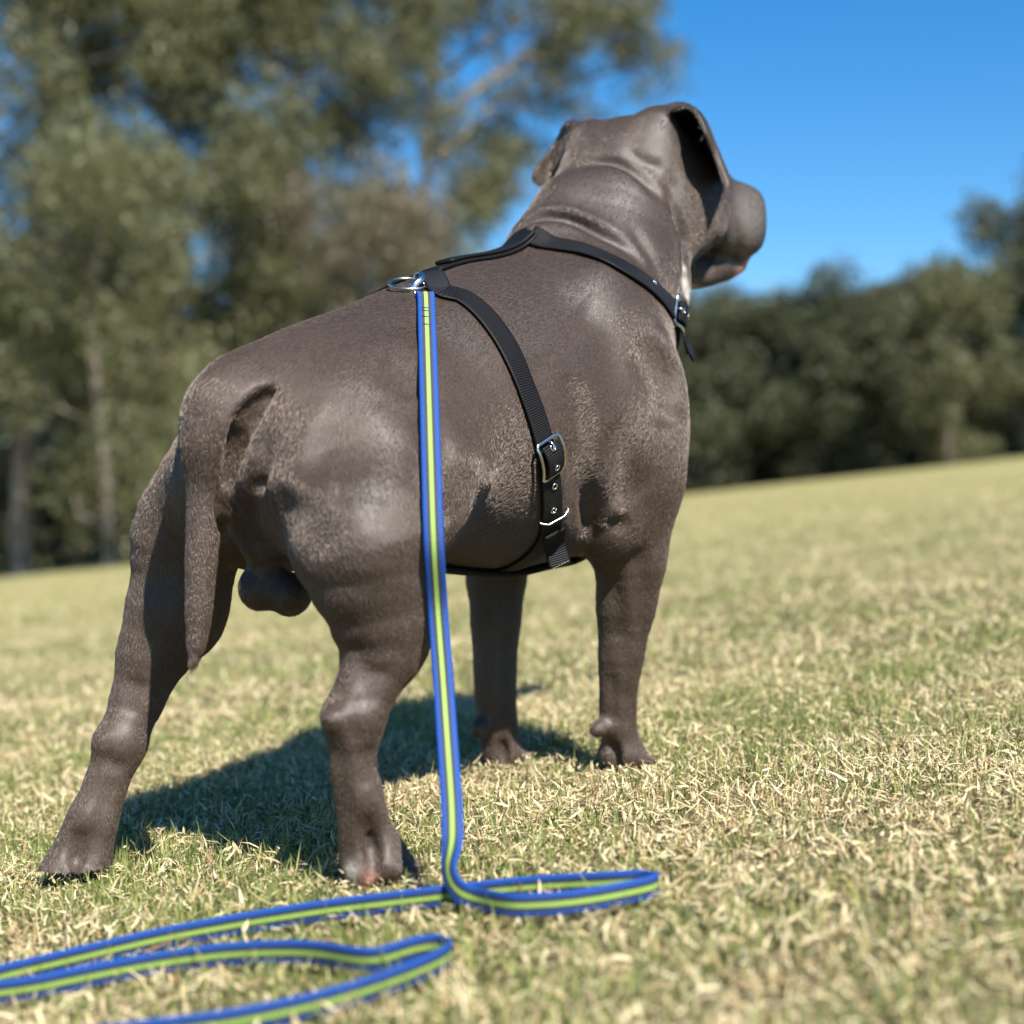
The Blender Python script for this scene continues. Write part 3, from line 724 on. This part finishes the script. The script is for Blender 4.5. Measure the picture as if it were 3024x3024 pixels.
tag(leash, 'blue and lime striped leash hanging from the harness ring and looped on the grass', 'leash')
ribbon('webbing', arr[:, :3], arr[:, 3:], .0150, .0024, M_leash.m, leash, LB, arc=s_arc)
# end of the webbing turned back on itself through the hook's eye, and the stitches that hold it
h_ = hit(1246, 905); bd = b2w(h_)[1] if h_ is not None else 1.3
P = np.array([arr[2, :3], arr[0, :3]+np.array([-.0005, .0010, .0022]), arr[0, :3]+np.array([-.0015, .0035, .0015]), CP(1248, 895, max(bd-.003, arr[0, 1]+.003)), CP(1246, 920, max(bd-.003, arr[0, 1]+.001)), CP(1245, 950, max(bd-.004, arr[0, 1]-.001))])
P, _ = resample(crm(P, 6), .0015)
ribbon('webbing_fold', P, np.tile(nz((1, .04, .03)), (len(P), 1)), .0150, .0020, M_leash.m, leash, LB)
M_thread = NT('blue_thread'); M_thread.set(Base_Color=(.01, .045, .12, 1), Roughness=.7)
for u, v in ((1259, 918), (1260, 930), (1261, 952), (1262, 974)):
    zt = CAM[2]+(1512-v)/FPX*arr[0, 1]; k = int(np.argmin(np.abs(arr[:300, 2]-zt))); c = arr[k, :3]-np.array([0, .0019, 0])
    tube('stitch', [c-X_*.0036+Z_*.0004, c-np.array([0, .0004, 0]), c+X_*.0036-Z_*.0004], .0006, M_thread.m, leash, LB, sec=6)
M_rub = NT('black_rubber'); M_rub.set(Base_Color=(.01, .01, .011, 1), Roughness=.5)
c = CP(1234, 968, 1.285); tube('keeper_loop', [c+Z_*.004, c, c-Z_*.004], .0028, M_rub.m, leash, LB, sec=8)
# trigger snap hook
hp = [(1262, 872), (1240, 876), (1222, 866)]
hk = [CP(*q) for q in ((1216, 866, 1.280), (1219, 850, 1.280), (1230, 836, 1.281), (1243, 824, 1.284), (1247, 812, 1.289), (1238, 805, 1.293), (1227, 810, 1.295), (1222, 822, 1.295))]
hp_ = crm(hk, 6); hkb = tube('snap_hook', hp_, np.interp(np.arange(len(hp_)), [0, 8, 20, 30, 42], [.0026, .0034, .0030, .0019, .0012]), M_met.m, leash, LB, sec=10, flat=.6, up=(0, -1, 0))
q = CP(1225, 872, 1.280)
tube('swivel', [q+Z_*.0035, q+Z_*.002, q-Z_*.001, q-Z_*.003], [.0022, .0034, .0034, .0018], M_met.m, leash, LB, sec=14)
q = CP(1246, 876, 1.280); tube('hook_eye', [q+.0085*math.cos(x)*X_+.0035*math.sin(x)*nz((0, .3, 1)) for x in np.linspace(0, 2*math.pi, 25)[:-1]], .0014, M_met.m, leash, LB, closed=True, sec=8)
q = CP(1216, 866, 1.279); tube('thumb_catch', [q+X_*.004, q, q-X_*.004], [.0012, .0016, .0017], M_met.m, leash, LB, sec=8)
# ================================================================ THE FIELD
rngg = np.random.default_rng(11)
def tuft_noise(x, y):
    return (np.sin(x*23+1.7*np.sin(y*17))+np.sin(y*29+2.1*np.sin(x*19))+.7*np.sin(x*61+y*47))/2.7
M_gr = NT('field_ground'); g = M_gr.n('ShaderNodeTexCoord').outputs['Object']
a1 = M_gr.noise(1.3, 5, .6, g); a2 = M_gr.noise(60, 4, .7, g); a3 = M_gr.noise(9, 4, .6, g)
near_c = M_gr.ramp(a2, [(.3, (.035, .032, .013)), (.5, (.12, .105, .048)), (.7, (.27, .22, .12))])
far_c = M_gr.ramp(a3, [(.3, (.15, .15, .052)), (.5, (.25, .22, .095)), (.7, (.34, .28, .14))])
far_c = M_gr.mix(M_gr.ramp(a1, [(.35, (0, 0, 0)), (.7, (1, 1, 1))]), far_c, (.25, .235, .095))
dist_ = M_gr.n('ShaderNodeSeparateXYZ', {0: g}).outputs['Y']
M_gr.set(Base_Color=M_gr.mix(M_gr.n('ShaderNodeMapRange', {'Value': dist_, 'From Min': 3., 'From Max': 9.}).outputs[0], near_c, far_c), Roughness=.95)
M_gr.b.inputs['Specular IOR Level'].default_value = .1
M_gr.bump(M_gr.noise(220, 3, .7, g), .6, .01)
# one sheet: fine near the camera, coarse out to the horizon
ys = np.r_[np.arange(-2, 4, .05), np.geomspace(4, 900, 60)]; xs_ = np.r_[-np.geomspace(900, 3, 40), np.arange(-2.95, 3, .05), np.geomspace(3, 900, 40)]
Xg, Yg = np.meshgrid(xs_, ys, indexing='ij')
def far_z(x, y):
    """the slope levels out beyond the field"""
    r = np.hypot(x, y); return ground_z(np.clip(x, -60, 60), np.clip(y, -60, 110))-.02*np.clip(r-70, 0, None)
Vg = np.stack([Xg, Yg, far_z(Xg, Yg)], -1).reshape(-1, 3); ny_ = len(ys)
i = np.arange(len(xs_)-1)[:, None]; j = np.arange(ny_-1)[None]
Fg = np.stack([i*ny_+j, (i+1)*ny_+j, (i+1)*ny_+j+1, i*ny_+j+1], -1).reshape(-1, 4)
gr = mesh_np('ground', Vg, Fg, M_gr.m); gr['kind'] = 'structure'

PAWS = [tuple(b2w(J(*q))[:2]) for q in ((1110, 2570, .127), (212, 2582, -.168), (1838, 2248, .055), (1490, 2246, -.100))]
def blades(name, n, d0, d1, hmul, wmul, dens_pow, segs):
    """blades of a mown, half-dry lawn between two distances"""
    r = rngg
    u = r.random(n*2); e = 2+dens_pow
    y = (d0**e+(d1**e-d0**e)*u)**(1/e) if abs(e) > 1e-3 else d0*(d1/d0)**u
    x = (r.random(n*2)*2-1)*(.44*y+.26)
    # thin the sward in patches
    keep = r.random(n*2) < .55+.45*(tuft_noise(x, y) > -.35); x = x[keep][:n]; y = y[keep][:n]; n = len(x)
    tn = tuft_noise(x*.31+4, y*.27)+.7*tuft_noise(x*1.3, y*1.1+3)
    kind = r.random(n); green = kind < np.clip(.42+.30*tn, .10, .85); lying = (~green) & (r.random(n) < .55)
    h = np.where(green, r.gamma(8, .0020, n), r.gamma(8, .00155, n))*hmul; h = np.clip(h, .005, .040*hmul)
    for px_, py_ in PAWS:            # trodden flat round the paws
        h = h*(1-.5*np.exp(-(((x-px_)/.045)**2+((y-py_+.03)/.06)**2)))
    w = np.where(green, r.uniform(.0008, .0017, n), r.uniform(.0010, .0024, n))*wmul
    az = r.random(n)*2*math.pi; tilt = np.where(lying, r.uniform(.9, 1.5, n), np.abs(r.normal(.15, .35, n)))
    bend = r.normal(.25, .35, n)
    fa = az+r.normal(0, .9, n)+math.pi/2; W_ = np.stack([np.cos(fa), np.sin(fa), r.normal(0, .3, n)], 1)*w[:, None]/2
    base = np.stack([x, y, ground_z(x, y)+np.where(lying, r.uniform(.0, .012, n)*hmul, -.002)], 1)
    lv = []
    for k in range(segs+1):
        t = k/segs; an = tilt+bend*t; hh_ = h*t
        c = base+np.stack([np.sin(an)*np.cos(az)*hh_, np.sin(an)*np.sin(az)*hh_, np.cos(an)*hh_], 1)
        if k == segs: lv.append(c[:, None])
        else: lv.append(np.stack([c-W_*(1-.15*t), c+W_*(1-.15*t)], 1))
    V = np.concatenate(lv, 1); m = V.shape[1]; V = V.reshape(-1, 3); b = np.arange(n)[:, None]*m; F = []
    for k in range(segs-1):
        o = 2*k; F += [b+np.array([o, o+1, o+3]), b+np.array([o, o+3, o+2])]
    o = 2*(segs-1); F.append(b+np.array([o, o+1, o+2]))
    F = np.concatenate(F)
    ob = mesh_np(name, V, F, M_blade.m, smooth=False)
    r1 = r.random(n)[:, None]; r2 = r.random(n)[:, None]
    cg = np.array([.055, .110, .018])*(1-r1)+np.array([.17, .225, .045])*r1
    cs = np.array([.40, .31, .15])*(1-r1)+np.array([.82, .70, .44])*r1
    cb = np.array([.26, .14, .055])*(1-r1)+np.array([.50, .36, .20])*r1
    col = np.where(green[:, None], cg, np.where(r2 < .20, cb, cs))
    yl = green[:, None] & (r2 > .75); col = np.where(yl, col*.5+np.array([.22, .21, .06]), col)
    attr(ob, 'colour', np.repeat(col, m, 0)); attr(ob, 'along', np.tile(np.array([k/segs for k in range(segs) for _ in (0, 1)]+[1.]), n))
    return ob
M_blade = NT('grass_blade'); cc = M_blade.at('colour').outputs['Vector']
al = M_blade.at('along').outputs['Fac']
cc2 = M_blade.mix(M_blade.math('MULTIPLY', M_blade.math('SUBTRACT', 1., al), .35), cc, (.30, .26, .13))
M_blade.set(Base_Color=cc2, Roughness=.55); M_blade.b.inputs['Specular IOR Level'].default_value = .35
tr = M_blade.n('ShaderNodeBsdfTranslucent', {'Color': cc2}); mx = M_blade.n('ShaderNodeMixShader', {'Fac': .18})
M_blade.t.links.new(M_blade.b.outputs[0], mx.inputs[1]); M_blade.t.links.new(tr.outputs[0], mx.inputs[2])
M_blade.t.links.new(mx.outputs[0], M_blade.t.nodes['Material Output'].inputs['Surface'])
o = blades('lawn_grass', 230000, .55, 2.1, 1., 1., -.3, 2); tag(o, 'short half-dry lawn grass round the paws and leash, straw and green blades', 'grass', kind='stuff')
o = blades('lawn_grass', 190000, 2.1, 6., 1.1, 1.7, -.8, 2); tag(o, 'patchy straw coloured lawn just beyond the dog', 'grass', kind='stuff')
o = blades('lawn_grass', 170000, 6., 20., 1.5, 4., -1., 1); tag(o, 'dry lawn running up the slope to the trees', 'grass', kind='stuff')

# ================================================================ TREES
M_bark = NT('pale_bark'); g = M_bark.n('ShaderNodeTexCoord').outputs['Object']
M_bark.set(Base_Color=M_bark.ramp(M_bark.noise(3, 5, .6, g), [(.35, (.09, .07, .055)), (.6, (.26, .22, .18)), (.75, (.38, .34, .29))]), Roughness=.85); M_bark.bump(M_bark.noise(12, 4, .6, g), .6, .05)
M_dbark = NT('dark_bark'); g = M_dbark.n('ShaderNodeTexCoord').outputs['Object']
M_dbark.set(Base_Color=M_dbark.ramp(M_dbark.noise(6, 5, .6, g), [(.35, (.03, .024, .02)), (.7, (.11, .09, .07))]), Roughness=.9); M_dbark.bump(M_dbark.noise(14, 4, .6, g), .7, .05)
def leaf_mat(name):
    M = NT(name); c = M.at('colour').outputs['Vector']
    M.set(Base_Color=c, Roughness=.5); M.b.inputs['Specular IOR Level'].default_value = .4
    tr = M.n('ShaderNodeBsdfTranslucent', {'Color': c}); mx = M.n('ShaderNodeMixShader', {'Fac': .25})
    M.t.links.new(M.b.outputs[0], mx.inputs[1]); M.t.links.new(tr.outputs[0], mx.inputs[2]); M.t.links.new(mx.outputs[0], M.t.nodes['Material Output'].inputs['Surface'])
    return M.m
M_leaf = leaf_mat('eucalypt_leaf')
def leaves(rng, clumps, per, size, droop, pal):
    V = []; C = []
    for (c, r) in clumps:
        r = np.asarray(r); n = int(per*(r[0]*r[1]*r[2])**.667); d = rng.normal(0, 1, (n, 3)); d /= np.linalg.norm(d, axis=1)[:, None]
        rad = rng.random(n)**.45*(1+.18*np.sin(d[:, 0]*5+d[:, 2]*4)); p = np.asarray(c)+d*rad[:, None]*r
        a = rng.normal(0, 1, (n, 3)); a[:, 2] -= droop; a /= np.linalg.norm(a, axis=1)[:, None]
        b = np.cross(a, rng.normal(0, 1, (n, 3))); b /= np.linalg.norm(b, axis=1)[:, None]
        L = size*rng.uniform(.6, 1.3, n)[:, None]; w = L*.36
        V.append(np.stack([p-a*L/2, p+b*w/2, p+a*L/2, p-b*w/2], 1).reshape(-1, 3))
        t = rng.random(n)[:, None]; shade = rng.normal(1, .1); C.append(np.repeat((pal[0]*(1-t)+pal[1]*t)*shade+(rng.random((n, 1)) < .10)*pal[2], 4, 0))
    return np.concatenate(V), np.concatenate(C)
PAL = [np.array([.072, .080, .030]), np.array([.138, .142, .062]), np.array([.06, .03, .02])]
PAL_D = [np.array([.042, .050, .022]), np.array([.084, .092, .044]), np.array([.03, .02, .01])]
PAL_B = [np.array([.100, .084, .048]), np.array([.160, .138, .088]), np.array([.05, .03, .02])]
def limb(P, r0, r1, mb, sec=7):
    P = crm(P, 5); T = tangents(P); n = len(P); r = np.linspace(r0, r1, n); u = np.array([1., .1, 0]); V = []
    for k in range(n):
        u = nz(u-T[k]*(u@T[k])); w = np.cross(T[k], u)
        V.append([P[k]+r[k]*(math.cos(x)*u+math.sin(x)*w) for x in np.arange(sec)*2*math.pi/sec])
    V = np.array(V).reshape(-1, 3); o = mb['n']; i = np.arange(n-1)[:, None]; j = np.arange(sec)[None]; j2 = (j+1) % sec
    mb['f'].append(np.stack([i*sec+j, i*sec+j2, (i+1)*sec+j2, (i+1)*sec+j], -1).reshape(-1, 4)+o); mb['v'].append(V); mb['n'] += len(V)
def make_tree(name, label, cat, group, loc, height, spread, seed, pal, lean=(0, 0), base_frac=.35, nlimb=7, per=260, size=.20, clump=1.0, droop=.8, tr=.22, bark=None, gap=.0, reach=None):
    rng = np.random.default_rng(seed); t = empty(name, loc); tag(t, label, cat, group)
    H_ = height; mb = dict(v=[], f=[], n=0); top_ = np.array([lean[0], lean[1], H_*.82])
    spine = [np.array([0, 0, -.3]), np.array([lean[0]*.1+rng.normal(0, .15), lean[1]*.1, H_*.25]), np.array([lean[0]*.45+rng.normal(0, .3), lean[1]*.45, H_*.55]), top_]
    limb(spine, tr, tr*.3, mb, 9); sp = crm(spine, 6); cl = []
    for k in range(nlimb):
        f = base_frac*.7+(.95-base_frac*.7)*(k+.5)/nlimb; s0 = sp[min(len(sp)-1, int(f/.82*.98*(len(sp)-1)))] if f < .8 else sp[-2]
        az = k*2.4+rng.normal(0, .4); rr = spread*(1-.55*((f-.45)/.55)**2 if f > .45 else .75+.25*f/.45)*rng.uniform(.75, 1.1)
        e = s0+np.array([math.cos(az)*rr*.72, math.sin(az)*rr*.72, H_*.10*rng.uniform(.5, 1.4)])
        m_ = (s0+e)/2+rng.normal(0, .2, 3)+np.array([0, 0, -.15]); limb([s0, m_, e], tr*.38*(1-f*.5), tr*.08, mb, 6)
        for q in range(5):
            tt = rng.uniform(.45, 1.15); c = s0+(e-s0)*tt+rng.normal(0, .32*clump, 3)*np.array([1, 1, 1.3])
            r = clump*rng.uniform(.55, 1.1)*np.array([1, 1, .9]); cl.append((c, r))
            limb([s0+(e-s0)*min(tt, .95)*.9, (s0+(e-s0)*tt+c)/2, c], tr*.08, .012, mb, 5)
    cl.append((top_+np.array([0, 0, H_*.06]), clump*np.array([1, 1, .9])))
    for (a_, b_) in (reach or []):
        a_ = np.array(a_, float); b_ = np.array(b_, float); limb([a_, (a_+b_)/2+np.array([0, 0, .5]), b_], tr*.4, .03, mb, 6)
        for q in range(12):
            tt = rng.uniform(.45, 1.08); c = a_+(b_-a_)*tt+rng.normal(0, .55, 3)+np.array([0, 0, .2]); cl.append((c, clump*rng.uniform(.5, .95)*np.array([1, 1, .8]))); limb([a_+(b_-a_)*min(tt, 1), c], .03, .01, mb, 5)
    if gap: cl = [c for c in cl if rng.random() > gap]
    mesh_np('trunk', np.concatenate(mb['v']), np.concatenate(mb['f']), bark or M_bark.m, t)
    V, C = leaves(rng, cl, per, size, droop, pal); f = np.arange(len(V)).reshape(-1, 4)
    o = mesh_np('crown', V, f, M_leaf, t, smooth=False); attr(o, 'colour', C)
    return t
def gpos(u, d, dz=0.):
    x = (u-1512)/FPX*d; return (x, d, float(ground_z(x, d))+dz)
def copy_tree(src, loc, rz, sc, label):
    c = src.copy(); S.collection.objects.link(c); c.location = loc; c.rotation_euler = (0, 0, rz); c.scale = sc
    for ch in list(src.children):
        k = ch.copy(); S.collection.objects.link(k); k.parent = c
    c['label'] = label; return c
GL = 'gum trees at the left edge of the field'; GR = 'trees in the line across the right of the field'; GB = 'bushes in the dark row behind the gum trees'
make_tree('gum_tree', 'tall gum tree at far left with a pale leaning trunk', 'tree', GL, gpos(60, 30), 14.5, 3.6, 1, PAL, lean=(.6, 0), base_frac=.30, nlimb=20, per=640, size=.165, clump=1.1, tr=.24)
make_tree('gum_tree', 'tall gum tree above the tail of the dog, dense olive crown', 'tree', GL, gpos(520, 33), 16, 4.0, 2, PAL, lean=(.3, 0), base_frac=.22, nlimb=30, per=640, size=.165, clump=1.2)
make_tree('gum_tree', 'tall gum tree behind the rump, its crown reaching the top of the view', 'tree', GL, gpos(930, 36), 17, 4.2, 3, PAL, lean=(.2, 0), base_frac=.22, nlimb=30, per=640, size=.165, clump=1.25)
make_tree('gum_tree', 'gum tree with long loose boughs reaching out over the dog head', 'tree', GL, gpos(1240, 40), 17, 3.4, 4, PAL, lean=(.4, 0), base_frac=.25, nlimb=15, per=480, size=.165, clump=1.05,
          reach=[((.3, 0, 9.5), (3.8, -.5, 12.2)), ((.4, 0, 11), (6.9, 0, 14.6)), ((.4, 0, 10), (6.9, .5, 12.8)), ((.3, 0, 7.5), (2.7, .3, 10.2)), ((.4, 0, 12), (5.0, 0, 14.4)), ((.4, 0, 11), (6.2, -.5, 13.4))])
make_tree('gum_tree', 'brownish gum tree low in front of the left gums', 'tree', GL, gpos(330, 27), 8.5, 2.6, 5, PAL, base_frac=.08, nlimb=14, per=500, size=.15, clump=.95, tr=.15)
make_tree('gum_tree', 'brown tinged gum tree right behind the dog back', 'tree', GL, gpos(1080, 31), 7.5, 2.7, 6, PAL_B, base_frac=.06, nlimb=14, per=500, size=.15, clump=.95, tr=.15)
src = make_tree('bushy_tree', 'dark bushy tree filling the lower left corner of the trees', 'tree', GB, gpos(-60, 44), 8, 3.2, 7, PAL_D, base_frac=.02, nlimb=9, per=420, size=.22, clump=1.3, tr=.16, bark=M_dbark.m)
bl = ['dark bushy tree just right of the far left trunk', 'dark bushy tree standing left of the tail', 'dark bushy tree behind the root of the tail', 'dark bushy tree behind the middle of the back', 'dark bushy tree behind the leash ring', 'dark bushy tree hidden mostly by the shoulders', 'dark bushy tree behind the neck of the dog']
for k, (u, s_) in enumerate(((170, .95), (400, 1.05), (620, .9), (850, 1.0), (1080, .88), (1310, .72), (1560, .62))):
    copy_tree(src, gpos(u, 45+(k*37 % 5)), k*1.3, (1.05, 1.05, s_), bl[k])
src2 = make_tree('field_tree', 'rounded dark tree just right of the dog chest', 'tree', GR, gpos(2060, 58), 7.6, 3.0, 8, PAL_D, base_frac=.02, nlimb=10, per=420, size=.24, clump=1.25, tr=.16, bark=M_dbark.m)
bl = ['rounded tree second right of the dog with a flat top', 'olive tree at the middle of the right hand line', 'tree with a pale green top left of the tallest right tree', 'dark tree at the foot of the tallest right tree', 'dark tree partly hidden behind the dog chest']
for k, (u, d, s_, w_) in enumerate(((2230, 60, 1.0, 1.0), (2420, 57, .98, 1.05), (2600, 59, .96, 1.), (2790, 60, 1.0, 1.), (1880, 61, .93, 1.))):
    copy_tree(src2, gpos(u, d), 1+k*1.7, (w_, w_, s_), bl[k])
make_tree('field_tree', 'tallest tree at the right edge rising above the line', 'tree', GR, gpos(3060, 55), 10.0, 3.4, 9, PAL_D, base_frac=.08, nlimb=11, per=400, size=.24, clump=1.25, tr=.2, bark=M_dbark.m)
make_tree('field_tree', 'tall dark tree cut by the right edge of the view', 'tree', GR, gpos(3260, 57), 12.0, 3.4, 10, PAL_D, base_frac=.05, nlimb=11, per=400, size=.24, clump=1.25, tr=.2, bark=M_dbark.m)
make_tree('field_tree', 'olive green tree left of the tallest right tree', 'tree', GR, gpos(2800, 52), 6.6, 2.4, 12, PAL, base_frac=.05, nlimb=9, per=400, size=.22, clump=1.0, tr=.15, bark=M_dbark.m)

bl = ['dark tree filling the gap behind the two rounded trees', 'dark tree behind the flat topped tree', 'dark tree behind the olive tree', 'dark tree behind the pale topped tree', 'dark tree behind the tallest tree, left of its trunk', 'dark tree at the right edge behind the tallest tree', 'dark tree behind the dog chest and the first rounded tree']
for k, (u, d, s_, w_) in enumerate(((2150, 65, 1.0, 1.1), (2330, 66, .98, 1.1), (2520, 65, 1.0, 1.1), (2700, 66, 1.02, 1.1), (2900, 64, 1.08, 1.1), (3090, 63, 1.15, 1.1), (1960, 66, .98, 1.1))):
    copy_tree(src2, gpos(u, d), 2.2+k*1.1, (w_, w_, s_), bl[k])
